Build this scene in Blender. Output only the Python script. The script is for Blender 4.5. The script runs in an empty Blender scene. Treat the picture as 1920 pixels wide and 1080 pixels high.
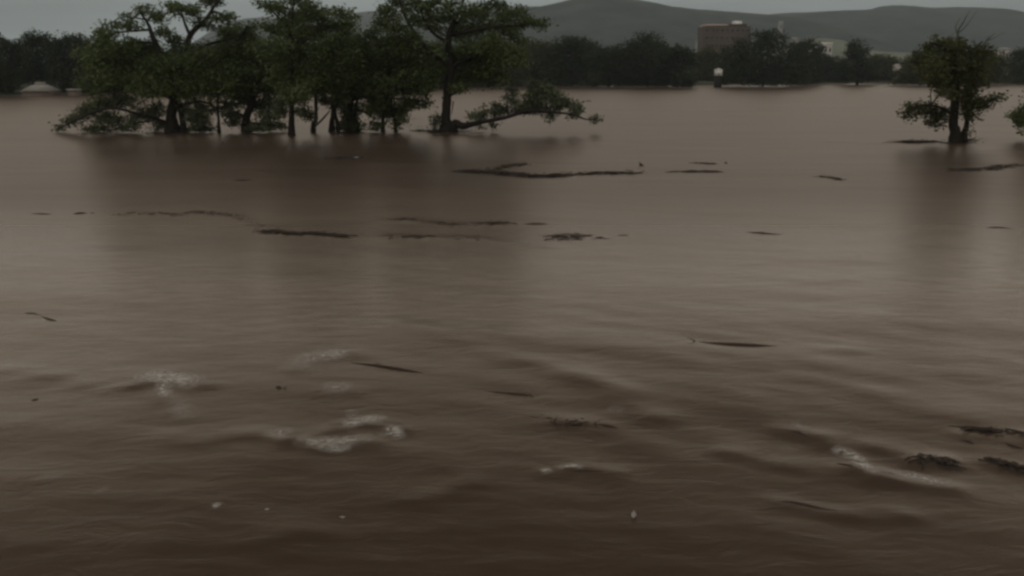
import bpy, math, random
import numpy as np
from mathutils import Vector

# ------------------------------------------------------------------ camera
SC = bpy.context.scene
COL = SC.collection
F = 1732.0                      # focal length in pixels of a 1920 wide picture
PITCH = math.radians(13.255)
CAMH = 6.0
cam_d = bpy.data.cameras.new('camera')
cam = bpy.data.objects.new('camera', cam_d)
COL.objects.link(cam)
cam.location = (0, 0, CAMH)
cam.rotation_euler = (math.pi / 2 - PITCH, 0, 0)
cam_d.sensor_width = 36.0
cam_d.lens = 36.0 * F / 1920.0
cam_d.clip_start = 0.1
cam_d.clip_end = 30000
SC.camera = cam

# ------------------------------------------------------------------ world, sun, exposure
SC.render.engine = 'CYCLES'
SC.view_settings.view_transform = 'Standard'
SC.view_settings.look = 'None'
SC.view_settings.exposure = 0.0
SC.view_settings.gamma = 1.0
SC.view_settings.use_curve_mapping = False
SC.cycles.use_denoising = True
SC.cycles.max_bounces = 5
SC.cycles.diffuse_bounces = 2
SC.cycles.glossy_bounces = 3
SC.cycles.volume_bounces = 0
SC.cycles.transparent_max_bounces = 12
SC.cycles.pixel_filter_type = 'GAUSSIAN'
SC.cycles.filter_width = 3.2

SUN_EL, SUN_AZ = math.radians(52), math.radians(205)
world = bpy.data.worlds.new('World')
SC.world = world
world.use_nodes = True
wn, wl = world.node_tree.nodes, world.node_tree.links
wn.clear()
w_out = wn.new('ShaderNodeOutputWorld')
w_sky = wn.new('ShaderNodeTexSky')
w_sky.sky_type = 'NISHITA'
w_sky.sun_disc = False
w_sky.sun_elevation = SUN_EL
w_sky.sun_rotation = SUN_AZ
w_bg1 = wn.new('ShaderNodeBackground')
w_bg1.inputs['Strength'].default_value = 0.05
wl.new(w_sky.outputs[0], w_bg1.inputs['Color'])
w_tc = wn.new('ShaderNodeTexCoord')
w_sep = wn.new('ShaderNodeSeparateXYZ')
wl.new(w_tc.outputs['Generated'], w_sep.inputs[0])
w_map = wn.new('ShaderNodeMapping')
w_map.inputs['Scale'].default_value = (1.6, 1.6, 11.0)
wl.new(w_tc.outputs['Generated'], w_map.inputs['Vector'])
w_noise = wn.new('ShaderNodeTexNoise')
w_noise.inputs['Scale'].default_value = 1.7
w_noise.inputs['Detail'].default_value = 4.0
w_noise.inputs['Roughness'].default_value = 0.5
wl.new(w_map.outputs[0], w_noise.inputs['Vector'])
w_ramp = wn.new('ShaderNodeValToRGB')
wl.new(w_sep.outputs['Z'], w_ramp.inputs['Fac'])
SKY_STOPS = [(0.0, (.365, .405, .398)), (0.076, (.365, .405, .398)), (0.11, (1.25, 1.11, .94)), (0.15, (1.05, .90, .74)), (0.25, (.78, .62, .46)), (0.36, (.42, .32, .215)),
             (0.47, (.065, .050, .036)), (0.62, (.07, .07, .066)), (0.80, (.25, .28, .29)), (1.0, (.34, .37, .38))]  # unseen bright band and dark ring above the view, shaped to tone the water
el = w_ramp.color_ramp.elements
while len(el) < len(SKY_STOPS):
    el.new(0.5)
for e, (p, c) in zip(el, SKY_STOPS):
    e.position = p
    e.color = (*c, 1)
w_rng = wn.new('ShaderNodeMapRange')
w_rng.inputs['From Min'].default_value = 0.3
w_rng.inputs['From Max'].default_value = 0.7
w_rng.inputs['To Min'].default_value = 0.74
w_rng.inputs['To Max'].default_value = 1.22
wl.new(w_noise.outputs[0], w_rng.inputs['Value'])
w_mul = wn.new('ShaderNodeMix')
w_mul.data_type = 'RGBA'
w_mul.blend_type = 'MULTIPLY'
w_mul.inputs[0].default_value = 1.0
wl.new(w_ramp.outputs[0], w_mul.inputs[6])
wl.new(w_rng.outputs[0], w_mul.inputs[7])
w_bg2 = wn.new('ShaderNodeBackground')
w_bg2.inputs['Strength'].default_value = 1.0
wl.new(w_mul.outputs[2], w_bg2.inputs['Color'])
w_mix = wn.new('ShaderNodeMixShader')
w_mix.inputs[0].default_value = 0.97            # overcast ramp over nearly all of the blue sky
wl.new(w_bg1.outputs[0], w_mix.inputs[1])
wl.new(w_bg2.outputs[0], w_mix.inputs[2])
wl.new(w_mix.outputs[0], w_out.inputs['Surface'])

sun_d = bpy.data.lights.new('sun', 'SUN')
sun_d.energy = 0.5
sun_d.angle = math.radians(40)
sun_d.color = (1.0, 0.96, 0.9)
sun = bpy.data.objects.new('sun', sun_d)
COL.objects.link(sun)
sun.rotation_euler = (math.pi / 2 - SUN_EL, 0, math.pi - SUN_AZ)
sun.location = (0, -20, 60)

# ------------------------------------------------------------------ picture point -> world point
CP, SP = math.cos(PITCH), math.sin(PITCH)


def ray(px, py):
    u = -(py - 540.0) / F
    return np.array([(px - 960.0) / F, CP + u * SP, -SP + u * CP])


def W(px, py, z=0.0):
    """world point at height z"""
    d = ray(px, py)
    t = (z - CAMH) / d[2]
    return np.array([d[0] * t, d[1] * t, z])


def P(px, py, Y):
    """world point at distance Y"""
    d = ray(px, py)
    t = Y / d[1]
    return np.array([d[0] * t, Y, CAMH + d[2] * t])


# ------------------------------------------------------------------ helpers
def tag(o, label=None, cat=None, group=None, kind=None):
    if label: o['label'] = label
    if cat: o['category'] = cat
    if group: o['group'] = group
    if kind: o['kind'] = kind
    return o


def mesh_obj(name, verts, faces, mat, parent=None, smooth=False, attrs=None):
    """verts (N,3); faces: an (M,k) array or a list of such arrays"""
    verts = np.asarray(verts, dtype=np.float32)
    if isinstance(faces, np.ndarray): faces = [faces]
    faces = [np.asarray(f, dtype=np.int32) for f in faces if len(f)]
    me = bpy.data.meshes.new(name)
    me.vertices.add(len(verts))
    me.vertices.foreach_set('co', verts.ravel())
    loops = np.concatenate([f.ravel() for f in faces])
    tot = np.concatenate([np.full(len(f), f.shape[1], dtype=np.int32) for f in faces])
    start = np.concatenate([[0], np.cumsum(tot)[:-1]]).astype(np.int32)
    me.loops.add(len(loops))
    me.loops.foreach_set('vertex_index', loops)
    me.polygons.add(len(tot))
    me.polygons.foreach_set('loop_start', start)
    me.polygons.foreach_set('loop_total', tot)
    if smooth: me.polygons.foreach_set('use_smooth', np.ones(len(tot), dtype=bool))
    me.update(calc_edges=True)
    for k, v in (attrs or {}).items():
        a = me.attributes.new(k, 'FLOAT', 'POINT')
        a.data.foreach_set('value', np.asarray(v, dtype=np.float32))
    me.materials.append(mat)
    me.validate()
    o = bpy.data.objects.new(name, me)
    COL.objects.link(o)
    if parent is not None:
        o.parent = parent
        o.matrix_parent_inverse.identity()
        me.transform(__import__('mathutils').Matrix.Translation(-Vector(parent.location)))
    return o


def empty(name, loc, label, cat, group=None):
    o = bpy.data.objects.new(name, None)
    COL.objects.link(o)
    o.location = tuple(float(v) for v in loc)
    return tag(o, label, cat, group)


def mat_new(name):
    m = bpy.data.materials.new(name)
    m.use_nodes = True
    m.node_tree.nodes.clear()
    return m, m.node_tree.nodes, m.node_tree.links


def simple_mat(name, col, rough=0.8, noise=0.25, scale=2.0, spec=0.3):
    m, n, l = mat_new(name)
    out = n.new('ShaderNodeOutputMaterial')
    b = n.new('ShaderNodeBsdfPrincipled')
    b.inputs['Roughness'].default_value = rough
    b.inputs['Specular IOR Level'].default_value = spec
    tc = n.new('ShaderNodeTexCoord')
    nz = n.new('ShaderNodeTexNoise')
    nz.inputs['Scale'].default_value = scale
    nz.inputs['Detail'].default_value = 5
    l.new(tc.outputs['Object'], nz.inputs['Vector'])
    mx = n.new('ShaderNodeMix')
    mx.data_type = 'RGBA'
    mx.inputs[6].default_value = (*[c * (1 - noise) for c in col], 1)
    mx.inputs[7].default_value = (*[min(1, c * (1 + noise)) for c in col], 1)
    l.new(nz.outputs[0], mx.inputs[0])
    l.new(mx.outputs[2], b.inputs['Base Color'])
    bp = n.new('ShaderNodeBump')
    bp.inputs['Strength'].default_value = 0.4
    bp.inputs['Distance'].default_value = 0.03
    l.new(nz.outputs[0], bp.inputs['Height'])
    l.new(bp.outputs[0], b.inputs['Normal'])
    l.new(b.outputs[0], out.inputs['Surface'])
    return m


def leaf_mat(name, dark, light):
    m, n, l = mat_new(name)
    out = n.new('ShaderNodeOutputMaterial')
    at = n.new('ShaderNodeAttribute')
    at.attribute_name = 'tone'
    mx = n.new('ShaderNodeMix')
    mx.data_type = 'RGBA'
    mx.inputs[6].default_value = (*dark, 1)
    mx.inputs[7].default_value = (*light, 1)
    l.new(at.outputs['Fac'], mx.inputs[0])
    b = n.new('ShaderNodeBsdfPrincipled')
    b.inputs['Roughness'].default_value = 0.65
    b.inputs['Specular IOR Level'].default_value = 0.25
    l.new(mx.outputs[2], b.inputs['Base Color'])
    t = n.new('ShaderNodeBsdfTranslucent')
    l.new(mx.outputs[2], t.inputs['Color'])
    ms = n.new('ShaderNodeMixShader')
    ms.inputs[0].default_value = 0.28
    l.new(b.outputs[0], ms.inputs[1])
    l.new(t.outputs[0], ms.inputs[2])
    l.new(ms.outputs[0], out.inputs['Surface'])
    return m


# ------------------------------------------------------------------ water height
rs = np.random.RandomState(7)
WAVES = []
for _ in range(46):
    lam = 0.7 * (24.0 / 0.7) ** rs.rand()
    th = rs.normal(math.radians(78), 0.55)            # crests lie mostly across the view
    WAVES.append((2 * math.pi / lam * math.cos(th), 2 * math.pi / lam * math.sin(th), rs.rand() * 6.28, lam, 0.00095 * lam ** 0.8))

# ridges of standing waves: picture polyline on the water, half width (m), height (m)
RIDGES = [
    ([(930, 668), (1010, 678), (1100, 705), (1170, 742), (1230, 778)], .30, .085),
    ([(1360, 842), (1450, 862), (1520, 876), (1600, 880)], .17, .085),
    ([(1460, 800), (1540, 822), (1600, 856), (1650, 890)], .16, .08),
    ([(1540, 812), (1640, 832), (1740, 850), (1800, 862)], .18, .075),
    ([(1640, 900), (1700, 905), (1790, 912)], .16, .085),
    ([(1450, 940), (1520, 952), (1600, 962), (1690, 962)], .14, .06),
    ([(1480, 712), (1600, 735), (1700, 755), (1800, 775)], .30, .05),
    ([(1720, 862), (1750, 866), (1790, 864)], .16, .11),
    ([(1800, 812), (1860, 812), (1930, 815)], .15, .06),
    ([(1850, 860), (1900, 875), (1960, 880)], .16, .08),
    ([(1010, 782), (1060, 795), (1110, 800)], .26, .07),
    ([(560, 690), (600, 668), (660, 664)], .20, .08),
    ([(250, 722), (300, 712), (380, 724)], .18, .09),
    ([(300, 742), (320, 760), (345, 785)], .15, .05),
    ([(640, 806), (690, 798), (740, 806)], .16, .11),
    ([(540, 836), (620, 840), (700, 834)], .16, .09),
    ([(600, 736), (640, 732), (670, 736)], .17, .05),
    ([(500, 822), (540, 826), (560, 822)], .14, .06),
    ([(340, 818), (400, 822), (470, 818)], .20, .06),
    ([(0, 690), (60, 698), (110, 700)], .22, .06),
    ([(150, 718), (230, 708), (300, 700)], .18, .045),
    ([(210, 728), (260, 724), (310, 716)], .14, .05),
    ([(720, 940), (800, 938), (880, 905)], .18, .05),
    ([(520, 1000), (600, 1003), (700, 1000)], .15, .035),
    ([(1010, 888), (1080, 880), (1160, 886)], .12, .05),
    ([(740, 612), (800, 625), (860, 645)], .35, .035),
    ([(730, 414), (790, 413), (860, 421), (950, 418)], .30, .060),
    ([(725, 444), (800, 444), (900, 446), (960, 456), (1030, 462)], .28, .050),
    ([(370, 399), (430, 406), (480, 420), (520, 434)], .32, .060),
    ([(225, 404), (290, 402), (350, 402)], .30, .05),
    ([(1250, 206), (1330, 209), (1430, 206)], 1.6, .16),
    ([(1120, 203), (1180, 206), (1230, 203)], 1.5, .14),
    ([(1400, 277), (1440, 276), (1470, 277)], .8, .08),
    ([(1560, 266), (1640, 268), (1740, 267)], .9, .09),
    ([(380, 322), (450, 316), (520, 324)], .5, .06),
    ([(1500, 524), (1540, 527), (1590, 524)], .3, .05),
    ([(1530, 655), (1570, 658), (1610, 656)], .2, .05),
]


def seg_dist(x, y, a, b):
    ax, ay = a
    dx, dy = b[0] - ax, b[1] - ay
    L = dx * dx + dy * dy + 1e-9
    t = np.clip(((x - ax) * dx + (y - ay) * dy) / L, 0, 1)
    return np.hypot(x - ax - t * dx, y - ay - t * dy)


RW = [([tuple(W(*p)[:2]) for p in pl], w * 1.6, h * (.29 if pl[0][1] > 500 else .5)) for pl, w, h in RIDGES]


def Hw(x, y, spacing=None):
    """height of the water surface (the mean is 0)"""
    x = np.asarray(x, dtype=float)
    y = np.asarray(y, dtype=float)
    s = np.zeros_like(x) if spacing is None else spacing
    wx = x + 0.8 * np.sin(y * .31 + 1.3 * np.sin(x * .17))
    wy = y + 0.7 * np.sin(x * .23 + 1.1 * np.sin(y * .29))
    h = np.zeros_like(x)
    for kx, ky, ph, lam, amp in WAVES:
        damp = np.clip((lam - 3 * s) / (lam + 1e-6) * 1.6, 0, 1)
        h += amp * damp * np.sin(kx * wx + ky * wy + ph)
    rough = 0.50 + 0.45 * np.exp(-((y - 14) / 9.0) ** 2)       # the near water is the turbulent stretch
    rough = rough * np.clip(1.25 - y / 220.0, .35, 1)
    h *= rough
    for pl, w, hh in RW:
        xs = [p[0] for p in pl]; ys = [p[1] for p in pl]
        m = (x > min(xs) - 4 * w) & (x < max(xs) + 4 * w) & (y > min(ys) - 4 * w) & (y < max(ys) + 4 * w)
        if not m.any(): continue
        X, Y = x[m], y[m]
        wob = 1 + .45 * np.sin(X * 5.1 / w * .25 + hh * 50) * np.sin(Y * 7.3 / w * .25)
        d = np.full_like(X, 1e9)
        for a, b in zip(pl[:-1], pl[1:]):
            d = np.minimum(d, seg_dist(X, Y, a, b))
        h[m] += hh * wob * np.exp(-(d / w) ** 2)
    return h


def hz(x, y):
    return float(Hw(np.array([x]), np.array([y]))[0])


# ------------------------------------------------------------------ materials
def water_material():
    m, n, l = mat_new('muddy_flood_water')
    out = n.new('ShaderNodeOutputMaterial')
    b = n.new('ShaderNodeBsdfPrincipled')
    b.distribution = 'MULTI_GGX'
    b.inputs['IOR'].default_value = 1.33
    geo = n.new('ShaderNodeNewGeometry')
    sp = n.new('ShaderNodeSeparateXYZ')          # the open channel farther out is wind roughened, the near water is slick
    l.new(geo.outputs['Position'], sp.inputs[0])
    rr_ = n.new('ShaderNodeMapRange')
    rr_.interpolation_type = 'SMOOTHSTEP'
    rr_.inputs['From Min'].default_value = 15
    rr_.inputs['From Max'].default_value = 50
    rr_.inputs['To Min'].default_value = .12
    rr_.inputs['To Max'].default_value = .35
    l.new(sp.outputs['Y'], rr_.inputs['Value'])
    l.new(rr_.outputs[0], b.inputs['Roughness'])
    mp = n.new('ShaderNodeMapping')
    mp.inputs['Scale'].default_value = (.05, .16, 1)
    l.new(geo.outputs['Position'], mp.inputs['Vector'])
    nz = n.new('ShaderNodeTexNoise')
    nz.inputs['Scale'].default_value = 1.0
    nz.inputs['Detail'].default_value = 5
    nz.inputs['Distortion'].default_value = 1.2
    l.new(mp.outputs[0], nz.inputs['Vector'])
    mx = n.new('ShaderNodeMix')                 # silt is not evenly stirred
    mx.data_type = 'RGBA'
    mx.inputs[6].default_value = (.055, .032, .020, 1)
    mx.inputs[7].default_value = (.080, .052, .034, 1)
    rg = n.new('ShaderNodeMapRange')
    rg.inputs['From Min'].default_value = .35
    rg.inputs['From Max'].default_value = .65
    l.new(nz.outputs[0], rg.inputs['Value'])
    l.new(rg.outputs[0], mx.inputs[0])
    l.new(mx.outputs[2], b.inputs['Base Color'])
    # small ripples
    mp2 = n.new('ShaderNodeMapping')
    mp2.inputs['Scale'].default_value = (1.1, 2.4, 1)
    l.new(geo.outputs['Position'], mp2.inputs['Vector'])
    n2 = n.new('ShaderNodeTexNoise')
    n2.inputs['Scale'].default_value = 1.0
    n2.inputs['Detail'].default_value = 8
    n2.inputs['Roughness'].default_value = .68
    n2.inputs['Distortion'].default_value = .8
    l.new(mp2.outputs[0], n2.inputs['Vector'])
    bp = n.new('ShaderNodeBump')
    bp.inputs['Strength'].default_value = 1.0
    bp.inputs['Distance'].default_value = .011
    l.new(n2.outputs[0], bp.inputs['Height'])
    mp3 = n.new('ShaderNodeMapping')
    mp3.inputs['Scale'].default_value = (.17, .38, 1)
    l.new(geo.outputs['Position'], mp3.inputs['Vector'])
    n3 = n.new('ShaderNodeTexNoise')
    n3.inputs['Scale'].default_value = 1.0
    n3.inputs['Detail'].default_value = 3
    n3.inputs['Distortion'].default_value = .6
    l.new(mp3.outputs[0], n3.inputs['Vector'])
    bp3 = n.new('ShaderNodeBump')
    bp3.inputs['Strength'].default_value = 1.0
    bp3.inputs['Distance'].default_value = .014
    l.new(n3.outputs[0], bp3.inputs['Height'])
    l.new(bp.outputs[0], bp3.inputs['Normal'])
    l.new(bp3.outputs[0], b.inputs['Normal'])
    l.new(b.outputs[0], out.inputs['Surface'])
    return m


def foam_material():
    m, n, l = mat_new('muddy_foam')
    out = n.new('ShaderNodeOutputMaterial')
    d = n.new('ShaderNodeBsdfDiffuse')
    d.inputs['Color'].default_value = (.80, .74, .66, 1)
    t = n.new('ShaderNodeBsdfTransparent')
    at = n.new('ShaderNodeAttribute')
    at.attribute_name = 'cover'
    geo = n.new('ShaderNodeNewGeometry')
    nz = n.new('ShaderNodeTexNoise')
    nz.inputs['Scale'].default_value = 4.5
    nz.inputs['Detail'].default_value = 6
    nz.inputs['Distortion'].default_value = 2.2
    l.new(geo.outputs['Position'], nz.inputs['Vector'])
    rg = n.new('ShaderNodeMapRange')
    rg.inputs['From Min'].default_value = .32
    rg.inputs['From Max'].default_value = .88
    l.new(nz.outputs[0], rg.inputs['Value'])
    mu = n.new('ShaderNodeMath')
    mu.operation = 'MULTIPLY'
    mu.use_clamp = True
    l.new(rg.outputs[0], mu.inputs[0])
    l.new(at.outputs['Fac'], mu.inputs[1])
    ms = n.new('ShaderNodeMixShader')
    l.new(mu.outputs[0], ms.inputs[0])
    l.new(t.outputs[0], ms.inputs[1])
    l.new(d.outputs[0], ms.inputs[2])
    l.new(ms.outputs[0], out.inputs['Surface'])
    return m


M_WATER = water_material()
M_FOAM = foam_material()
M_BARK = simple_mat('wet_dark_bark', (.016, .013, .010), .85, .4, 3.0)
M_DEAD = simple_mat('grey_dead_wood', (.07, .07, .065), .85, .3, 3.0)
M_DRIFT = simple_mat('wet_driftwood', (.042, .030, .023), .55, .4, 5.0, .3)
M_DEBRIS = simple_mat('floating_leaf_litter', (.062, .046, .034), .85, .5, 6.0, .2)
M_PALE = simple_mat('pale_flotsam', (.36, .33, .30), .6, .15, 6.0)
M_LEAF_CY = leaf_mat('cypress_leaves', (.048, .066, .024), (.145, .185, .070))
M_LEAF_LO = leaf_mat('wet_grey_green_leaves', (.060, .076, .044), (.17, .20, .11))
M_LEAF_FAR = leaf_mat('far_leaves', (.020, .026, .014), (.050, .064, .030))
M_LEAF_OLIVE = leaf_mat('olive_leaves', (.040, .046, .018), (.105, .112, .042))
M_LEAF_RUST = leaf_mat('rusty_leaves', (.10, .055, .03), (.17, .10, .06))


def ground_mat(name, c1, c2, scale):
    m, n, l = mat_new(name)
    out = n.new('ShaderNodeOutputMaterial')
    b = n.new('ShaderNodeBsdfPrincipled')
    b.inputs['Roughness'].default_value = .95
    b.inputs['Specular IOR Level'].default_value = .1
    geo = n.new('ShaderNodeNewGeometry')
    nz = n.new('ShaderNodeTexNoise')
    nz.inputs['Scale'].default_value = scale
    nz.inputs['Detail'].default_value = 8
    nz.inputs['Roughness'].default_value = .65
    l.new(geo.outputs['Position'], nz.inputs['Vector'])
    r = n.new('ShaderNodeMapRange')
    r.inputs['From Min'].default_value = .38
    r.inputs['From Max'].default_value = .62
    l.new(nz.outputs[0], r.inputs['Value'])
    mx = n.new('ShaderNodeMix')
    mx.data_type = 'RGBA'
    mx.inputs[6].default_value = (*c1, 1)
    mx.inputs[7].default_value = (*c2, 1)
    l.new(r.outputs[0], mx.inputs[0])
    l.new(mx.outputs[2], b.inputs['Base Color'])
    l.new(b.outputs[0], out.inputs['Surface'])
    return m


M_LAND = ground_mat('grassy_land', (.035, .038, .024), (.10, .10, .065), .02)
M_FIELD = ground_mat('pale_field', (.16, .17, .12), (.26, .26, .19), .01)
M_HILL = ground_mat('wooded_hill', (.012, .018, .015), (.055, .066, .052), .009)

# ------------------------------------------------------------------ water sheet
NR, NC = 1150, 520
O = np.array([0.0, -12.0])
rad = 13.0 * (7400.0 / 13.0) ** (np.linspace(0, 1, NR))
ang = np.radians(np.linspace(-64, 64, NC))
R_, A_ = np.meshgrid(rad, ang, indexing='ij')
gx = O[0] + R_ * np.sin(A_)
gy = O[1] + R_ * np.cos(A_)
sp_r = np.gradient(rad)[:, None] * np.ones((1, NC))
sp_a = R_ * (ang[1] - ang[0])
gz = np.zeros_like(gx)
near = R_ < 900
gz[near] = Hw(gx[near], gy[near], np.maximum(sp_r, sp_a)[near])
idx = np.arange(NR * NC).reshape(NR, NC)
fq = np.stack([idx[:-1, :-1], idx[:-1, 1:], idx[1:, 1:], idx[1:, :-1]], -1).reshape(-1, 4)[:, ::-1]
water = mesh_obj('water', np.stack([gx, gy, gz], -1).reshape(-1, 3), fq, M_WATER, smooth=True)
tag(water, kind='structure')

# ------------------------------------------------------------------ land and hills
def fbm(x, y, seed, octv=5, base=1.0):
    r = np.random.RandomState(seed)
    h = np.zeros_like(x)
    a, f = 1.0, base
    for _ in range(octv):
        for _ in range(4):
            t = r.rand() * 6.28
            h += a * .35 * np.sin((x * math.cos(t) + y * math.sin(t)) * f * (0.8 + .5 * r.rand()) + r.rand() * 6.28)
        a *= .5
        f *= 2.05
    return h


def shore_y(px):
    """picture row of the far waterline at column px"""
    return np.interp(px, [-600, 0, 160, 420, 700, 860, 1000, 1300, 1345, 1500, 1570, 1700, 1890, 1920, 2600],
                     [182, 178, 174, 172, 166, 164, 161, 160, 159, 158, 155, 156, 157, 157, 158])


def shore_dist(px):
    return W(px, float(shore_y(px)))[1]


PXC = np.linspace(-1500, 3400, 420)
sd = np.array([shore_dist(p) for p in PXC])
tt = np.concatenate([[-.02], np.linspace(0, 1, 90) ** 1.8])
far = 2600.0
LY = sd[None, :] + (far - sd[None, :]) * tt[:, None]
LX = (PXC[None, :] - 960) / (F * CP + (540 - 135) * SP) * LY
lz = np.where(tt[:, None] < 0, -2.5, .15 + 14.0 * np.clip(tt[:, None], 0, 1) + .9 * (1 - np.exp(-np.clip(tt[:, None], 0, 1) * 40)) + .8 * fbm(LX, LY, 5, 3, .006) * np.clip(tt[:, None] * 6, 0, 1))
idx = np.arange(lz.size).reshape(lz.shape)
fl = np.stack([idx[:-1, :-1], idx[:-1, 1:], idx[1:, 1:], idx[1:, :-1]], -1).reshape(-1, 4)
ground = mesh_obj('ground', np.stack([LX, LY, lz], -1).reshape(-1, 3), fl, M_LAND, smooth=True)
tag(ground, kind='structure')


def hill(name, Y, prof, depth, seed, bump=6.0, mat=None):
    xs = np.linspace(prof[0][0], prof[-1][0], 420)
    top = np.interp(xs, [p[0] for p in prof], [p[1] for p in prof])
    ny = 60
    v = np.zeros((ny, len(xs), 3))
    for i, (a, t) in enumerate(zip(xs, top)):
        c = P(a, t, Y)
        s = np.linspace(-1, 1.0, ny)
        yy = Y + s * depth
        shape = np.cos(np.clip(np.abs(s), 0, 1) * math.pi / 2) ** 1.3
        v[:, i, 0] = c[0] + s * 0
        v[:, i, 1] = yy
        v[:, i, 2] = (c[2] + 20) * shape - 20
    env = np.clip(v[:, :, 2] / 60, 0, 1)
    v[:, :, 2] += env * bump * fbm(v[:, :, 0], v[:, :, 1], seed, 6, .004)
    idx = np.arange(ny * len(xs)).reshape(ny, len(xs))
    f = np.stack([idx[:-1, :-1], idx[:-1, 1:], idx[1:, 1:], idx[1:, :-1]], -1).reshape(-1, 4)
    o = mesh_obj(name, v.reshape(-1, 3), f, mat or M_HILL, smooth=True)
    return tag(o, kind='structure')


hill('hill', 3300, [(560, 110), (660, 95), (760, 62), (860, 45), (935, 24), (985, 18), (1015, 14), (1050, 7), (1078, 0), (1110, -3), (1150, -1), (1200, 7), (1245, 17), (1285, 22),
                    (1340, 24), (1400, 26), (1450, 28), (1500, 38), (1560, 60), (1640, 100), (1700, 125)], 1100, 3, 8)
hill('hill', 3900, [(1180, 110), (1300, 60), (1400, 34), (1470, 28), (1520, 26), (1600, 21), (1635, 20), (1652, 13), (1672, 14), (1720, 17), (1780, 16), (1840, 17), (1880, 26), (1940, 34),
                    (2050, 30), (2200, 45), (2500, 60), (2900, 80)], 1300, 4, 9)
hill('hill', 5600, [(300, 110), (400, 75), (440, 42), (470, 35), (500, 32), (560, 36), (640, 33), (680, 24), (700, 22), (730, 28), (800, 26), (880, 22), (935, 10), (1000, 12), (1100, 14), (1250, 40), (1400, 100)], 1200, 9, 3)

hill('field', 1500, [(1440, 128), (1470, 84), (1520, 71), (1562, 74), (1600, 92), (1640, 97), (1690, 99), (1740, 128)], 280, 12, .5, M_FIELD)


# ------------------------------------------------------------------ tubes
def smooth_path(pts, n=5):
    pts = [np.asarray(p, dtype=float) for p in pts]
    if len(pts) < 3: return np.array(pts)
    out = []
    q = [2 * pts[0] - pts[1]] + pts + [2 * pts[-1] - pts[-2]]
    for i in range(1, len(q) - 2):
        for k in range(n):
            t = k / n
            out.append(.5 * ((2 * q[i]) + (-q[i - 1] + q[i + 1]) * t + (2 * q[i - 1] - 5 * q[i] + 4 * q[i + 1] - q[i + 2]) * t * t
                             + (-q[i - 1] + 3 * q[i] - 3 * q[i + 1] + q[i + 2]) * t ** 3))
    out.append(pts[-1])
    return np.array(out)


class TB:
    """collects tapering tubes"""
    def __init__(s, seed=0):
        s.v, s.f, s.n, s.r = [], [], 0, np.random.RandomState(seed)

    def tube(s, pts, k=7, wob=.08, flare=None):
        """pts rows x,y,z,r"""
        a = smooth_path(pts)
        c, r = a[:, :3], np.maximum(a[:, 3], .004)
        d = np.gradient(c, axis=0)
        d /= np.linalg.norm(d, axis=1)[:, None] + 1e-9
        up = np.array([0, 0, 1.0]) if abs(d[0][2]) < .8 else np.array([0, 1.0, 0])
        rings = []
        lob = s.r.rand(k) * 2 * wob
        for i in range(len(c)):
            u = np.cross(d[i], up); u /= np.linalg.norm(u) + 1e-9
            w = np.cross(d[i], u)
            up = -w if np.dot(-w, up) > 0 else w
            th = np.arange(k) * 2 * math.pi / k
            rr = r[i] * (1 - wob + lob + s.r.rand(k) * wob)
            rings.append(c[i] + rr[:, None] * (np.cos(th)[:, None] * u + np.sin(th)[:, None] * w))
        V = np.concatenate(rings + [c[-1:] + d[-1] * r[-1], c[:1] - d[0] * r[0] * .6])
        m = len(c)
        i0 = np.arange(k); i1 = (i0 + 1) % k
        F4 = np.concatenate([np.stack([j * k + i0, j * k + i1, (j + 1) * k + i1, (j + 1) * k + i0], -1) for j in range(m - 1)])
        tip = m * k
        F3 = np.concatenate([np.stack([(m - 1) * k + i0, (m - 1) * k + i1, np.full(k, tip)], -1), np.stack([i1, i0, np.full(k, tip + 1)], -1)])
        s.v.append(V)
        s.f.append((F4 + s.n, F3 + s.n))
        s.n += len(V)
        return a

    def build(s, name, mat, parent=None):
        return mesh_obj(name, np.concatenate(s.v), [np.concatenate([a for a, _ in s.f]), np.concatenate([b for _, b in s.f])], mat, parent, smooth=True)


# ------------------------------------------------------------------ foliage
def leaves(cent, size, rs_, droop=.3, aspect=2.0):
    """diamond shaped leaf faces round the centres"""
    n = len(cent)
    a = rs_.normal(size=(n, 3)); a[:, 2] = a[:, 2] * .5 - droop
    a /= np.linalg.norm(a, axis=1)[:, None]
    b = rs_.normal(size=(n, 3)); b[:, 2] *= .8
    b -= (a * b).sum(1)[:, None] * a
    b /= np.linalg.norm(b, axis=1)[:, None]
    L = size * (.6 + .8 * rs_.rand(n))[:, None]
    w = L / aspect
    v = np.stack([cent - a * L * .5, cent + b * w * .5, cent + a * L * .5, cent - b * w * .5], 1)
    return v.reshape(-1, 3)


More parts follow.
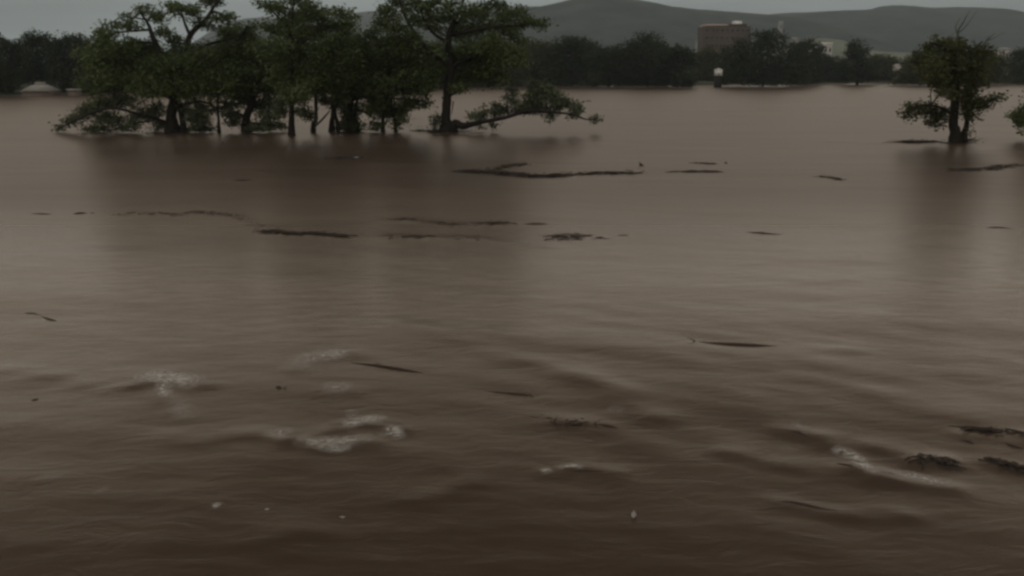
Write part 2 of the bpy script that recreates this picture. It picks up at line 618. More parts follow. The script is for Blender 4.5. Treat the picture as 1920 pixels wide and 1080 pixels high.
def make_crown(clumps, Y, size, cover, seed, spread=3.0, scale_px=None):
    """clumps: (cx, cy, rx, ry) in picture pixels at distance Y -> leaf vertices and tones"""
    r = np.random.RandomState(seed)
    VV, TT, CC = [], [], []
    for c in clumps:
        cx, cy, rx, ry = c[:4]
        dy = c[4] if len(c) > 4 else r.uniform(-1, 1) * spread
        ctr = P(cx, cy, Y + dy)
        m = (Y + dy) / F
        ax, az = rx * m, ry * m
        ay = max(ax * .75, az)
        area = math.pi * ax * az
        n = int(cover * area / (size * size * .25))
        # sprays: flat tufts scattered in the ellipsoid, denser towards its skin
        ns = max(4, int(n / 26))
        q = r.normal(size=(ns, 3)); q /= np.linalg.norm(q, axis=1)[:, None]
        rad_ = r.rand(ns) ** .45
        q = q * rad_[:, None] * np.array([ax, ay, az])
        k = r.randint(0, ns, n)
        sr = max(min(ax, az) * .30, size * 1.1)
        off = r.normal(size=(n, 3)) * np.array([sr, sr, sr * .60])
        cent = ctr + q[k] + off
        VV.append(leaves(cent, size, r))
        ct = r.rand() * .5
        st = ct + r.rand(ns) * .5
        TT.append(np.repeat(np.clip(st[k] + r.normal(size=n) * .08, 0, 1), 4))
        CC.append((ctr, ax, az))
    V = np.concatenate(VV)
    return V, np.concatenate(TT), CC


def crown_obj(name, V, T, mat, parent):
    f = np.arange(len(V)).reshape(-1, 4)
    return mesh_obj(name, V, f, mat, parent, attrs={'tone': T})


def water_clip(V, T, z=.03):
    q = V.reshape(-1, 4, 3)
    keep = q[:, :, 2].min(1) > z
    return q[keep].reshape(-1, 3), T.reshape(-1, 4)[keep].ravel()


def tree(label, base, limbs, clumps, low=(), seed=0, size=.31, cover=4.5, mat=M_LEAF_CY, low_mat=None, spread=3.0,
         stems_mat=M_BARK, cat='tree', name='cypress_tree', group=None, extra=(), dead=()):
    """base (px,py) of the waterline; limbs: lists of (px,py,r[,dy]); the first limb list(s) reaching the base are trunks"""
    b = W(*base)
    Y = b[1]
    t = empty(name, b, label, cat, group)
    r = np.random.RandomState(seed)
    tb, bb = TB(seed), TB(seed + 1)
    samples = []
    nbr = 0
    for L in limbs:
        pts = [np.append(P(p[0], p[1], Y + (p[3] if len(p) > 3 else 0)), p[2]) for p in L]
        if L[0][1] >= base[1] - 6:            # a trunk: flare it and carry it below the water
            p0 = pts[0].copy(); p0[2] = -1.6; p0[3] *= 1.5
            p1 = pts[0].copy(); p1[2] = .02; p1[3] *= 1.28
            p2 = p1.copy(); p2[:2] = pts[1][:2] * .25 + p1[:2] * .75; p2[2] = .9; p2[3] = pts[0][3]
            pts = [p0, p1, p2] + pts[1:]
            samples.append(tb.tube(pts, 10, .16))
        else:
            nbr += 1
            samples.append(bb.tube(pts, 7, .1))
    S = np.concatenate(samples)
    V, T, CC = make_crown([(c[0], c[1] + c[3] * .08, c[2] * 1.04, c[3] * 1.16) for c in clumps], Y, size, cover, seed + 2, spread)
    if low:
        V2, T2, C2 = make_crown([(c[0], c[1], c[2] * 1.12, c[3] * 1.5) for c in low], Y, size * .9, cover * 1.3, seed + 3, spread * .4)
    else:
        C2 = []
    for ctr, ax, az in CC + C2:
        # a twig reaches each leaf mass from the closest limb
        cand = S[S[:, 3] > .05]
        cost = np.linalg.norm((cand[:, :3] - ctr) * np.array([1, 1, 1.0]), axis=1) + np.where(cand[:, 2] > ctr[2] + .6, 1.5, 0)
        j = cost.argmin()
        s = cand[j]
        r0 = min(s[3] * .6, .04 + .02 * np.linalg.norm(ctr - s[:3]))
        mid = (s[:3] + ctr) / 2 + np.array([r.normal() * .2, r.normal() * .2, .25 * abs(r.normal()) * ax])
        bb.tube([np.append(s[:3], r0), np.append(mid, r0 * .7), np.append(ctr, r0 * .35)], 5, .1)
        nbr += 1
        for _ in range(3):
            e = ctr + r.normal(size=3) * np.array([ax, ax * .7, az]) * .75
            bb.tube([np.append(mid * .4 + ctr * .6, r0 * .4), np.append((mid * .2 + ctr * .3 + e * .5) + r.normal(size=3) * .1, r0 * .3), np.append(e, .012)], 4, .1)
    for L in extra:
        pts = [np.append(P(p[0], p[1], Y + (p[3] if len(p) > 3 else 0)), p[2]) for p in L]
        bb.tube(pts, 6, .12)
    tb.build('trunk', stems_mat, t)
    if nbr: bb.build('branches', stems_mat, t)
    V, T = water_clip(V, T)
    crown_obj('crown', V, T, mat, t)
    if low:
        V2, T2 = water_clip(V2, T2)
        crown_obj('low_foliage', V2, T2, low_mat or mat, t)
    if dead:
        for q, L in enumerate(dead):
            dt = TB(seed + 9 + q)
            dt.tube([np.append(P(p[0], p[1], Y + (p[3] if len(p) > 3 else 0)), p[2]) for p in L], 5, .15)
            tag(dt.build('dead_limb', M_DEAD, t), 'bare dead upper branch without leaves')
    return t


# --- the row of flooded trees, left to right
tree('large spreading tree at the left end of the flooded row, with two upright limbs',
     (325, 249),
     [[(325, 249, .62), (322, 215, .48), (328, 180, .42), (334, 148, .40), (350, 100, .32), (357, 66, .26), (385, 38, .19), (402, 12, .13), (420, -14, .06)],
      [(345, 249, .28), (341, 220, .24), (336, 190, .22), (330, 165, .2)],
      [(333, 152, .34), (305, 112, .28, -.6), (287, 72, .23, -1), (278, 46, .16, -1), (262, 22, .08, -1.2)],
      [(357, 68, .18), (346, 42, .13, .5), (338, 14, .06, .8)],
      [(345, 112, .2), (388, 84, .14, 1), (436, 72, .07, 2)],
      [(327, 185, .22), (275, 168, .16, -1), (215, 168, .11, -1.5), (168, 178, .05, -2)],
      [(321, 232, .18), (262, 214, .14, -1.5), (205, 203, .10, -2), (150, 222, .07, -2.2), (108, 243, .03, -2.5)],
      [(328, 200, .18), (375, 190, .12, -1), (415, 205, .06, -1.5)]],
     [(240, 40, 24, 11), (203, 46, 14, 7), (265, 17, 16, 8), (298, 28, 22, 12), (325, 12, 18, 8), (352, 20, 26, 14), (388, 2, 14, 9),
      (402, -2, 18, 9), (418, 34, 20, 9), (386, 46, 22, 8), (436, 31, 10, 7), (422, 58, 24, 12), (190, 64, 30, 10), (218, 84, 40, 18), (270, 88, 30, 16),
      (240, 118, 62, 28), (310, 125, 46, 30), (375, 112, 44, 26), (430, 105, 40, 26), (210, 152, 55, 22), (280, 160, 45, 22), (350, 165, 40, 20), (405, 150, 50, 28),
      (308, 62, 16, 10), (330, 78, 18, 12), (180, 110, 40, 24), (450, 140, 34, 26)],
     [(230, 188, 34, 9), (185, 196, 26, 9), (160, 208, 14, 9), (140, 226, 17, 7), (114, 240, 10, 4), (205, 222, 28, 10), (238, 236, 24, 7), (178, 243, 26, 4),
      (200, 244, 30, 4), (262, 214, 20, 9), (292, 205, 18, 9), (300, 236, 12, 8), (368, 226, 20, 13), (378, 204, 16, 10), (362, 243, 22, 5), (388, 240, 12, 8), (348, 205, 14, 9)],
     seed=10, low_mat=M_LEAF_LO)

tree('thin straight sapling just right of the large spreading tree', (411, 249),
     [[(411, 249, .16), (410, 225, .13), (408, 200, .12), (410, 165, .1), (415, 130, .05)],
      [(409, 206, .08), (392, 208, .04, -.5)]],
     [(412, 172, 26, 10), (418, 150, 26, 14), (405, 188, 16, 6)], [(400, 206, 14, 6), (424, 192, 10, 5)], seed=21, cover=2.4, name='young_tree')

tree('crooked tree with a leafy skirt touching the water, left of the tall straight tree', (462, 247),
     [[(462, 247, .42), (463, 215, .34), (474, 190, .3), (466, 150, .28), (455, 115, .22), (450, 80, .15), (462, 50, .07)],
      [(468, 165, .2), (495, 140, .14, -1), (512, 110, .07, -2)],
      [(463, 222, .14), (440, 210, .09, -1), (425, 220, .04, -1)],
      [(474, 200, .14), (500, 205, .09, -1), (520, 225, .04, -1)]],
     [(455, 70, 30, 14), (440, 92, 30, 18), (480, 95, 36, 24), (455, 125, 42, 26), (500, 130, 34, 26), (450, 160, 42, 20), (495, 165, 34, 18), (465, 52, 20, 9), (432, 140, 20, 16)],
     [(434, 207, 14, 11), (440, 226, 12, 10), (455, 190, 20, 10), (492, 200, 18, 10), (505, 218, 16, 9), (492, 238, 18, 9), (480, 243, 22, 5), (522, 236, 12, 8), (512, 195, 14, 8)],
     seed=30, low_mat=M_LEAF_LO)

tree('tall straight tree in the middle of the flooded row, crown cut by the top edge', (547, 254),
     [[(547, 254, .30), (547, 215, .25), (546, 170, .24), (545, 120, .22), (545, 70, .19), (548, 30, .14), (552, -5, .07)],
      [(546, 100, .14), (572, 76, .1, -1), (610, 55, .05, -2)],
      [(545, 55, .12), (520, 30, .08, 1), (496, 8, .04, 2)],
      [(547, 212, .09), (568, 206, .07, -.5), (592, 226, .03, -1)],
      [(547, 190, .08), (520, 186, .05, -1)]],
     [(500, 6, 20, 7), (524, 14, 22, 10), (556, 0, 26, 10), (540, 32, 34, 14), (580, 18, 26, 12), (512, 52, 22, 14), (600, 28, 26, 13), (640, 26, 22, 10), (560, 60, 42, 24), (616, 55, 38, 20),
      (650, 45, 24, 14), (520, 95, 32, 26), (570, 100, 40, 28), (622, 92, 42, 26), (540, 140, 38, 26), (590, 140, 42, 26), (560, 170, 40, 14), (655, 80, 22, 20)],
     [(528, 196, 12, 9), (566, 205, 11, 7), (578, 216, 12, 6), (558, 184, 22, 8), (528, 212, 9, 9)], seed=40, low_mat=M_LEAF_LO)

tree('slender dark leaning trunk just right of the tall straight tree', (588, 248),
     [[(587, 248, .20), (592, 225, .17), (592, 190, .15), (590, 150, .13), (592, 110, .06)],
      [(588, 240, .08), (606, 222, .10, -.3), (618, 208, .06, -.5)]],
     [(600, 150, 28, 18), (585, 165, 24, 10), (610, 120, 26, 20)], [(610, 188, 10, 8)], seed=50, name='young_tree')

tree('dark twin trunk standing left of the greyish hanging foliage', (622, 247),
     [[(622, 247, .26), (624, 215, .21), (625, 180, .19), (630, 140, .15), (640, 100, .07)],
      [(634, 248, .18), (631, 225, .16), (627, 198, .12)]],
     [(640, 140, 34, 24), (620, 165, 30, 14), (655, 110, 32, 22), (668, 82, 24, 16), (640, 182, 20, 9)], [(632, 196, 12, 8)], seed=60)

tree('tree with pale grey green foliage hanging down to the water between dark trunks', (655, 246),
     [[(655, 246, .30), (656, 215, .26), (660, 180, .22), (668, 140, .16), (672, 100, .08)],
      [(660, 190, .12), (688, 168, .08, -1), (705, 150, .04, -1)]],
     [(672, 150, 36, 24), (690, 120, 34, 24), (660, 175, 28, 12), (680, 92, 28, 16), (695, 62, 20, 12), (705, 175, 22, 10)],
     [(650, 208, 14, 9), (652, 224, 15, 11), (648, 238, 18, 8), (662, 241, 16, 6), (664, 205, 10, 10)], seed=70, low_mat=M_LEAF_LO)

tree('short leaning trunk with a bushy base right of the grey hanging foliage', (670, 246),
     [[(670, 246, .22), (666, 222, .17), (668, 195, .14), (676, 160, .07)],
      [(668, 205, .1), (690, 214, .08, -1), (702, 228, .03, -1.5)]],
     [(682, 165, 24, 14), (690, 185, 24, 9)], [(675, 238, 8, 8), (694, 204, 16, 7)], seed=80, cover=2.6, name='young_tree')

tree('tree with ragged dark foliage trailing over the water, left neighbour of the largest forked tree', (718, 247),
     [[(718, 247, .20), (718, 222, .17), (722, 195, .15), (732, 165, .13), (738, 130, .1), (742, 95, .05)],
      [(742, 247, .14), (740, 228, .13), (735, 200, .11), (732, 175, .08)],
      [(732, 185, .1), (762, 186, .07, -1), (800, 192, .03, -1.5)],
      [(722, 205, .1), (700, 210, .06, -.5), (690, 225, .03, -1)]],
     [(740, 135, 40, 26), (775, 140, 36, 24), (715, 160, 34, 18), (750, 168, 40, 12), (785, 165, 30, 12), (730, 100, 36, 24), (770, 105, 36, 24), (765, 75, 30, 16), (800, 130, 24, 24)],
     [(716, 192, 26, 10), (738, 204, 20, 9), (700, 202, 18, 9), (730, 216, 22, 6), (756, 214, 6, 14), (766, 190, 14, 7), (786, 192, 14, 6), (800, 193, 7, 4), (772, 201, 10, 4), (797, 176, 6, 5), (708, 236, 14, 6), (742, 236, 6, 9)],
     seed=90)

# the tree with the fork and the long low limb
tree('largest forked tree, with a long low limb stretching right over the water', (838, 248),
     [[(838, 248, .58), (836, 225, .46), (838, 195, .42), (840, 165, .42), (846, 130, .44), (843, 105, .36), (841, 75, .30), (848, 48, .24), (862, 20, .14), (872, -5, .06)],
      [(848, 130, .36), (825, 112, .26), (800, 90, .22), (782, 68, .18), (765, 42, .15), (752, 12, .10), (748, -12, .05)],
      [(840, 80, .20), (812, 62, .14, .5), (798, 42, .10, .8), (790, 22, .05, 1)],
      [(850, 125, .24), (872, 112, .15, -1), (900, 100, .07, -1.5)],
      [(846, 66, .22), (880, 58, .16, -1), (930, 50, .12, -2), (985, 48, .05, -2.5)],
      [(855, 45, .12), (880, 25, .09, 1), (905, 5, .04, 1.5)],
      [(841, 180, .16), (858, 172, .10, -.5), (874, 168, .04, -1)],
      [(782, 75, .10), (752, 78, .07, .5), (725, 70, .03, 1)],
      [(836, 186, .12), (829, 183, .08)],
      [(848, 246, .40), (868, 236, .34, -.4), (900, 229, .22, -.8), (945, 221, .18, -1.2), (985, 209, .17, -1.6), (1020, 209, .13, -2), (1070, 214, .10, -2.4), (1100, 224, .07, -2.6), (1120, 222, .03, -2.8)]],
     [(728, 18, 20, 14), (748, 2, 26, 10), (780, 10, 30, 14), (812, 6, 28, 12), (718, 45, 16, 14), (745, 52, 22, 16), (735, 85, 26, 18), (790, 38, 24, 12), (830, 28, 28, 14), (870, 25, 28, 12), (850, 2, 20, 8),
      (905, 22, 26, 13), (925, 8, 24, 9), (950, 24, 26, 13), (975, 20, 12, 9), (985, 45, 22, 11), (1010, 44, 20, 9), (945, 50, 36, 15), (895, 52, 34, 16), (860, 60, 26, 14),
      (880, 85, 34, 16), (925, 80, 36, 18), (865, 105, 28, 16), (905, 112, 38, 20), (955, 105, 32, 20), (812, 52, 14, 8), (770, 95, 20, 12), (815, 90, 14, 12),
      (880, 140, 34, 16), (925, 142, 36, 16), (862, 164, 18, 8), (965, 75, 22, 9), (820, 135, 16, 12), (800, 150, 24, 12)],
     [(960, 170, 8, 6), (953, 181, 4, 4), (893, 218, 18, 5), (908, 204, 3, 8), (930, 208, 14, 9), (950, 208, 12, 7), (966, 190, 7, 10), (990, 194, 10, 12), (1014, 186, 16, 16), (1010, 168, 22, 10), (1040, 182, 12, 16),
      (1048, 196, 12, 8), (1078, 202, 11, 9), (1060, 190, 7, 8), (1116, 222, 7, 5), (1030, 218, 10, 6), (1074, 218, 6, 4), (925, 234, 4, 5), (902, 238, 3, 4), (816, 232, 5, 9), (822, 222, 8, 3), (985, 208, 18, 5), (1000, 200, 30, 7)],
     seed=100, low_mat=M_LEAF_LO, spread=2.6,
     extra=[[(925, 225, .05, -1), (928, 238, .03, -1), (932, 246, .015, -1)], [(905, 226, .04, -.8), (900, 244, .015, -.8)], [(850, 190, .06), (847, 215, .02)],
            [(838, 232, .07, -.6), (820, 226, .05, -.9), (812, 222, .03, -1.2)]])

# the lone tree at right
tree('lone flooded tree at the right with two trunks and bare dead top branches', (1790, 267),
     [[(1790, 267, .42), (1787, 235, .34), (1789, 205, .32), (1792, 170, .30), (1791, 130, .26), (1793, 100, .2), (1799, 70, .12)],
      [(1806, 263, .24), (1812, 235, .19), (1815, 205, .14), (1812, 185, .08)],
      [(1788, 215, .14), (1760, 200, .10, -1), (1725, 198, .07, -1.5), (1694, 212, .03, -2)],
      [(1815, 210, .12), (1838, 195, .08, -1), (1868, 184, .04, -1.5)],
      [(1794, 100, .14), (1770, 88, .09, -1), (1745, 80, .05, -1.5)],
      [(1794, 110, .14), (1820, 96, .1, .5), (1842, 78, .06, 1)],
      [(1792, 140, .12), (1765, 130, .07, -1)]],
     [(1800, 84, 22, 10), (1830, 92, 20, 10), (1780, 92, 26, 14), (1768, 78, 22, 9), (1752, 96, 24, 12), (1800, 108, 34, 16), (1770, 118, 34, 18), (1825, 115, 28, 18), (1745, 125, 20, 18),
      (1795, 145, 34, 18), (1760, 150, 24, 15), (1825, 150, 22, 18), (1775, 172, 20, 10), (1805, 178, 24, 14), (1840, 130, 16, 20), (1762, 168, 12, 7), (1730, 110, 18, 12), (1850, 108, 14, 12), (1808, 192, 22, 9), (1822, 172, 16, 10)],
     [(1740, 205, 24, 8), (1718, 204, 20, 8), (1700, 214, 10, 6), (1764, 215, 18, 9), (1744, 228, 10, 5), (1760, 232, 8, 5), (1825, 195, 20, 9), (1846, 196, 14, 7), (1864, 188, 12, 6), (1874, 181, 5, 4), (1820, 218, 12, 6), (1816, 206, 10, 12), (1817, 246, 4, 4)],
     seed=120, cover=3.4, mat=M_LEAF_OLIVE, low_mat=M_LEAF_OLIVE,
     dead=[[(1797, 85, .11), (1796, 60, .07), (1806, 42, .04), (1818, 20, .012)], [(1797, 62, .05), (1812, 48, .03), (1832, 20, .01)], [(1797, 72, .05), (1792, 50, .03), (1800, 34, .012)],
           [(1836, 92, .07, 1), (1850, 76, .05, 1), (1866, 62, .012, 1)], [(1850, 76, .04, 1), (1862, 72, .03, 1), (1884, 60, .01, 1)], [(1842, 86, .04, 1), (1856, 66, .012, 1)]],
     extra=[[(1806, 262, .09, -.4), (1818, 262, .07, -.8), (1828, 259, .03, -1.2)]])

# the tree cut by the right edge of the picture
tree('tree cut off by the right edge of the photo, only its drooping left branch showing', (1950, 262),
     [[(1950, 262, .42), (1948, 225, .34), (1952, 180, .3), (1950, 130, .2)],
      [(1948, 205, .15), (1925, 198, .1, -.5), (1906, 218, .04, -1)]],
     [(1960, 140, 26, 24), (1965, 180, 32, 20), (1965, 105, 28, 22)], [(1912, 216, 14, 11), (1914, 236, 6, 10), (1930, 208, 18, 12), (1945, 225, 18, 10)], seed=130)


# ------------------------------------------------------------------ trees on the far shores
def far_tree(name, label, base, clumps, seed, size, mat=M_LEAF_FAR, cover=2.6, trunk=True, spread=4.0, z0=None, r0=.35, group='trees on the far shore', dist=None):
    if dist is None:
        b = W(*base)
        Y = b[1]
    else:
        Y = dist
        b = P(base[0], base[1], Y)
    t = empty(name, b, label, 'tree', group)
    tb = TB(seed)
    top = min(c[1] for c in clumps)
    cy = sum(c[1] for c in clumps) / len(clumps)
    cx = sum(c[0] for c in clumps) / len(clumps)
    m = Y / F
    p0 = np.append(b, r0 * 1.3); p0[2] = b[2] - 1.5
    pm = np.append(P(base[0] + 1, (base[1] + cy) / 2, Y), r0)
    pt = np.append(P(cx, (cy + top) / 2, Y), r0 * .35)
    a = tb.tube([p0, pm, pt], 7, .12)
    tb.build('trunk', M_BARK, t)
    V, T, CC = make_crown(clumps, Y, size, cover, seed + 5, spread)
    bb = TB(seed + 3)
    for ctr, ax, az in CC:
        j = np.abs(a[:, 2] - (ctr[2] - az * .8)).argmin()
        bb.tube([np.append(a[j][:3], .14), np.append(ctr, .05)], 4, .1)
    bb.build('branches', M_BARK, t)
    V, T = water_clip(V, T, .05)
    crown_obj('crown', V, T, mat, t)
    return t


def auto_clumps(x0, x1, y0, y1, seed, n=9, domes=1.0):
    """a rounded crown filling the picture box"""
    r = np.random.RandomState(seed)
    w, h = (x1 - x0) / 2, (y1 - y0) / 2
    cx, cy = (x0 + x1) / 2, (y0 + y1) / 2
    out = [(cx, cy, w * .62, h * .62), (cx - w * .3, cy + h * .35, w * .5, h * .5), (cx + w * .3, cy + h * .35, w * .5, h * .5)]
    for k in range(n):
        a = math.pi * (k + .5) / n
        s = r.uniform(.26, .40)
        rr = 1 - s
        out.append((cx + math.cos(a) * w * rr * 1.02, cy - math.sin(a) * h * rr * r.uniform(.85, 1.08), w * s * 1.1, h * s))
    for k in range(3):
        out.append((cx + w * (-.6 + .6 * k) + r.normal() * w * .05, cy + h * .66, w * .40, h * .36))
        out.append((cx + w * (-.6 + .6 * k), y1 - 5, w * .34, 8))
    return out


# left bank, 230-290 m off
LEFT = [
    ('dark low tree on the bank at the far left edge of the photo', (-5, 177), (-45, 42, 62, 176), M_LEAF_FAR),
    ('dark bushy tree above the half sunk building at the left', (62, 172), (20, 118, 58, 150), M_LEAF_FAR),
    ('dark tree right of the half sunk building, with a flat uneven top', (125, 174), (88, 178, 56, 176), M_LEAF_FAR),
    ('dark tree seen behind the left crown of the large spreading tree', (190, 173), (150, 238, 60, 178), M_LEAF_FAR),
    ('dark tree hidden behind the forked limbs of the large spreading tree', (268, 172), (222, 318, 72, 174), M_LEAF_FAR),
    ('dark tree filling the gap behind the right limb of the large spreading tree', (360, 171), (300, 420, 78, 173), M_LEAF_FAR),
    ('greyish tree rising behind the crooked second tree of the row', (450, 170), (400, 505, 58, 172), M_LEAF_FAR),
    ('dark tree behind the tall straight tree of the row', (545, 169), (490, 602, 76, 171), M_LEAF_FAR),
    ('dark tree behind the twin trunk and the grey hanging foliage', (635, 168), (585, 700, 70, 169), M_LEAF_FAR),
    ('dark tree behind the gap between the row and the largest forked tree', (735, 167), (680, 795, 62, 168), M_LEAF_FAR),
    ('dark tree behind the fork of the largest tree', (825, 165), (770, 885, 78, 167), M_LEAF_FAR),
]
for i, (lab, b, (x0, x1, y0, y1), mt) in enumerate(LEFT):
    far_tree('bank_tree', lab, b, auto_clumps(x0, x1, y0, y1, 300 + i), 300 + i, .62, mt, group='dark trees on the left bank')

# far shore, 330-420 m off
RIGHT = [
    ('olive tree low behind the right side of the largest forked crown', (915, 163), (860, 985, 70, 164), M_LEAF_OLIVE),
    ('pale olive tree right of the largest forked tree, its top just under the hill foot', (1000, 161), (950, 1060, 72, 163), M_LEAF_OLIVE),
    ('dark tree left of the double domed tree, with a soft round top', (1072, 162), (1020, 1130, 64, 163), M_LEAF_FAR),
    ('dark low tree between the soft round top and the double domed tree', (1140, 163), (1095, 1200, 82, 164), M_LEAF_FAR),
    ('tall dark tree whose double domed top stands above the far tree line', (1215, 163), (1168, 1262, 60, 164), M_LEAF_FAR),
    ('dark tree ending the wide dark clump at the narrow gap of open water', (1270, 164), (1222, 1308, 84, 165), M_LEAF_FAR),
]
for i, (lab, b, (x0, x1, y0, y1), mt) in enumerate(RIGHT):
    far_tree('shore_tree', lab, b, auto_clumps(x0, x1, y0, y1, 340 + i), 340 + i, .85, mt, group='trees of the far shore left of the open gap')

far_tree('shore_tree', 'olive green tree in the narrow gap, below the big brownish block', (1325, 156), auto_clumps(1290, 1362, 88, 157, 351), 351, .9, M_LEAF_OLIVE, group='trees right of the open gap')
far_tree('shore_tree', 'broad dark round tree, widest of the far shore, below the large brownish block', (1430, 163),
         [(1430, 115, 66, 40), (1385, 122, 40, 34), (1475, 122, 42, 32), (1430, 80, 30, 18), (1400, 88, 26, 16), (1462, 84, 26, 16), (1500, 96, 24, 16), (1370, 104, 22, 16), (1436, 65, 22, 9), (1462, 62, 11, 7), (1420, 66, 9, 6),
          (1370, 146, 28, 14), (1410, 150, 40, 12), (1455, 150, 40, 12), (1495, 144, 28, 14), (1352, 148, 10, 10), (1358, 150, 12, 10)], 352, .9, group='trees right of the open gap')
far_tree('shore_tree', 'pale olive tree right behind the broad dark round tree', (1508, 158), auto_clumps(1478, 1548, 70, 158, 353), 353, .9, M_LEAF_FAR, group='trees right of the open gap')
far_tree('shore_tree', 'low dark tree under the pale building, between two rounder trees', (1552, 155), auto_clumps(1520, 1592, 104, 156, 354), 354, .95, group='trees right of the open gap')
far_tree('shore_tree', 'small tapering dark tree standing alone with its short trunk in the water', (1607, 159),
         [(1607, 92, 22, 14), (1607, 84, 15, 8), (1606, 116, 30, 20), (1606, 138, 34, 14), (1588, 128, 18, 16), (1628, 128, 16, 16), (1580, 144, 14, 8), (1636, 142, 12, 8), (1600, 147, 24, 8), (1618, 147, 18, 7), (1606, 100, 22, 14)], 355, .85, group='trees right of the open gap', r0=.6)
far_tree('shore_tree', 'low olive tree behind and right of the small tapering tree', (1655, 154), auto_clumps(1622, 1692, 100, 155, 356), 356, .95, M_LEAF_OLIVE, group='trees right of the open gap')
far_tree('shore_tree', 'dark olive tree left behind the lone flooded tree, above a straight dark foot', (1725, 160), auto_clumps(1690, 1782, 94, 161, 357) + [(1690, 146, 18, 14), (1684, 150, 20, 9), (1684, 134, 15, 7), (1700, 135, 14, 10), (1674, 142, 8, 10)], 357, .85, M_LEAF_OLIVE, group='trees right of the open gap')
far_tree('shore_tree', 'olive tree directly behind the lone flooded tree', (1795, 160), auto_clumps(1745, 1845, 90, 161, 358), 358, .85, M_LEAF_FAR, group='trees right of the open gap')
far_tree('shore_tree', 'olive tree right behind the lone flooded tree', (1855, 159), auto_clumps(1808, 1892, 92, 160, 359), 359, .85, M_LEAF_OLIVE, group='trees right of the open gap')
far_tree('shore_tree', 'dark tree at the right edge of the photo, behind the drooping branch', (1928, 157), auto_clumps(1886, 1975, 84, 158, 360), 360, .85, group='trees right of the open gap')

# the wood behind them reads as one mass
rw = np.random.RandomState(77)
cl = []
for px in range(-700, 2500, 26):
    if px < 880: Yw, yt, yb = rw.uniform(300, 420), rw.uniform(96, 112), 165
    elif px < 1300: Yw, yt, yb = rw.uniform(430, 520), rw.uniform(84, 100), 156
    else: Yw, yt, yb = rw.uniform(470, 560), rw.uniform(112, 126), 152
    for yy in np.arange(yt, yb, 13):
        cl.append((px + rw.normal() * 8, yy + 6, 24, 12, Yw))
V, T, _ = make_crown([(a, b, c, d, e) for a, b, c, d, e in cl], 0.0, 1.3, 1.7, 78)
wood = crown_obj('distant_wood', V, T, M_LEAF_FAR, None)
tag(wood, kind='stuff')


# ------------------------------------------------------------------ buildings
def box(v, f, x0, x1, y0, y1, z0, z1):
    n = sum(len(a) for a in v)
    v.append(np.array([(x0, y0, z0), (x1, y0, z0), (x1, y1, z0), (x0, y1, z0), (x0, y0, z1), (x1, y0, z1), (x1, y1, z1), (x0, y1, z1)], dtype=float))
    f.append(np.array([(0, 3, 2, 1), (4, 5, 6, 7), (0, 1, 5, 4), (1, 2, 6, 5), (2, 3, 7, 6), (3, 0, 4, 7)]) + n)


def boxes(name, L, mat, parent):
    v, f = [], []
    for b in L: box(v, f, *b)
    return mesh_obj(name, np.concatenate(v), np.concatenate(f), mat, parent)


M_BROWN = simple_mat('brown_block_wall', (.085, .064, .054), .9, .25, .12)
M_GLASS = simple_mat('dark_window_glass', (.07, .065, .062), .4, .1, .3, .4)
M_CREAM = simple_mat('pale_render_wall', (.55, .52, .48), .85, .08, .3)
M_WHITE = simple_mat('white_sheet_metal', (.85, .84, .80), .5, .05, .3)
M_PINK = simple_mat('pinkish_parapet', (.50, .38, .35), .8, .08, .3)
M_OLDROOF = simple_mat('weathered_pale_roof', (.30, .285, .255), .9, .4, .6)
M_GREYW = simple_mat('grey_wall', (.30, .30, .29), .85, .1, .3)


def building(name, label, px0, px1, ptop, Y, depth, wall, zbot=None, floors=3, cols=6, roof=None, win=True, parapet=None):
    a, b = P(px0, ptop, Y), P(px1, ptop, Y)
    zt = a[2]
    zb = -1.0 if zbot is None else zbot
    t = empty(name, ((a[0] + b[0]) / 2, Y + depth / 2, zb), label, 'building')
    x0, x1 = a[0], b[0]
    boxes('wall', [(x0, x1, Y, Y + depth, zb, zt)], wall, t)
    if win:
        fh = (zt - max(zb, 1)) / floors
        cw = (x1 - x0) / cols
        for i in range(floors):
            for j in range(cols):
                xa = x0 + (j + .25) * cw
                za = zt - (i + 1) * fh + fh * .35
                boxes('window', [(xa, xa + cw * .5, Y - .06, Y + .2, za, za + fh * .4)], M_GLASS, t)
    if parapet is not None:
        boxes('parapet', [(x0 - .15, x1 + .15, Y - .15, Y + depth + .15, zt, zt + parapet[0])], parapet[1], t)
    if roof is not None:
        h, m = roof
        v = np.array([(x0 - .4, Y - .4, zt), (x1 + .4, Y - .4, zt), (x1 + .4, Y + depth + .4, zt), (x0 - .4, Y + depth + .4, zt),
                      (x0 + (x1 - x0) * .2, Y + depth / 2, zt + h), (x1 - (x1 - x0) * .2, Y + depth / 2, zt + h)])
        mesh_obj('roof', v, [np.array([(0, 1, 5, 4), (2, 3, 4, 5)]), np.array([(1, 2, 5), (3, 0, 4)]), np.array([(3, 2, 1, 0)])], m, t)
    return t


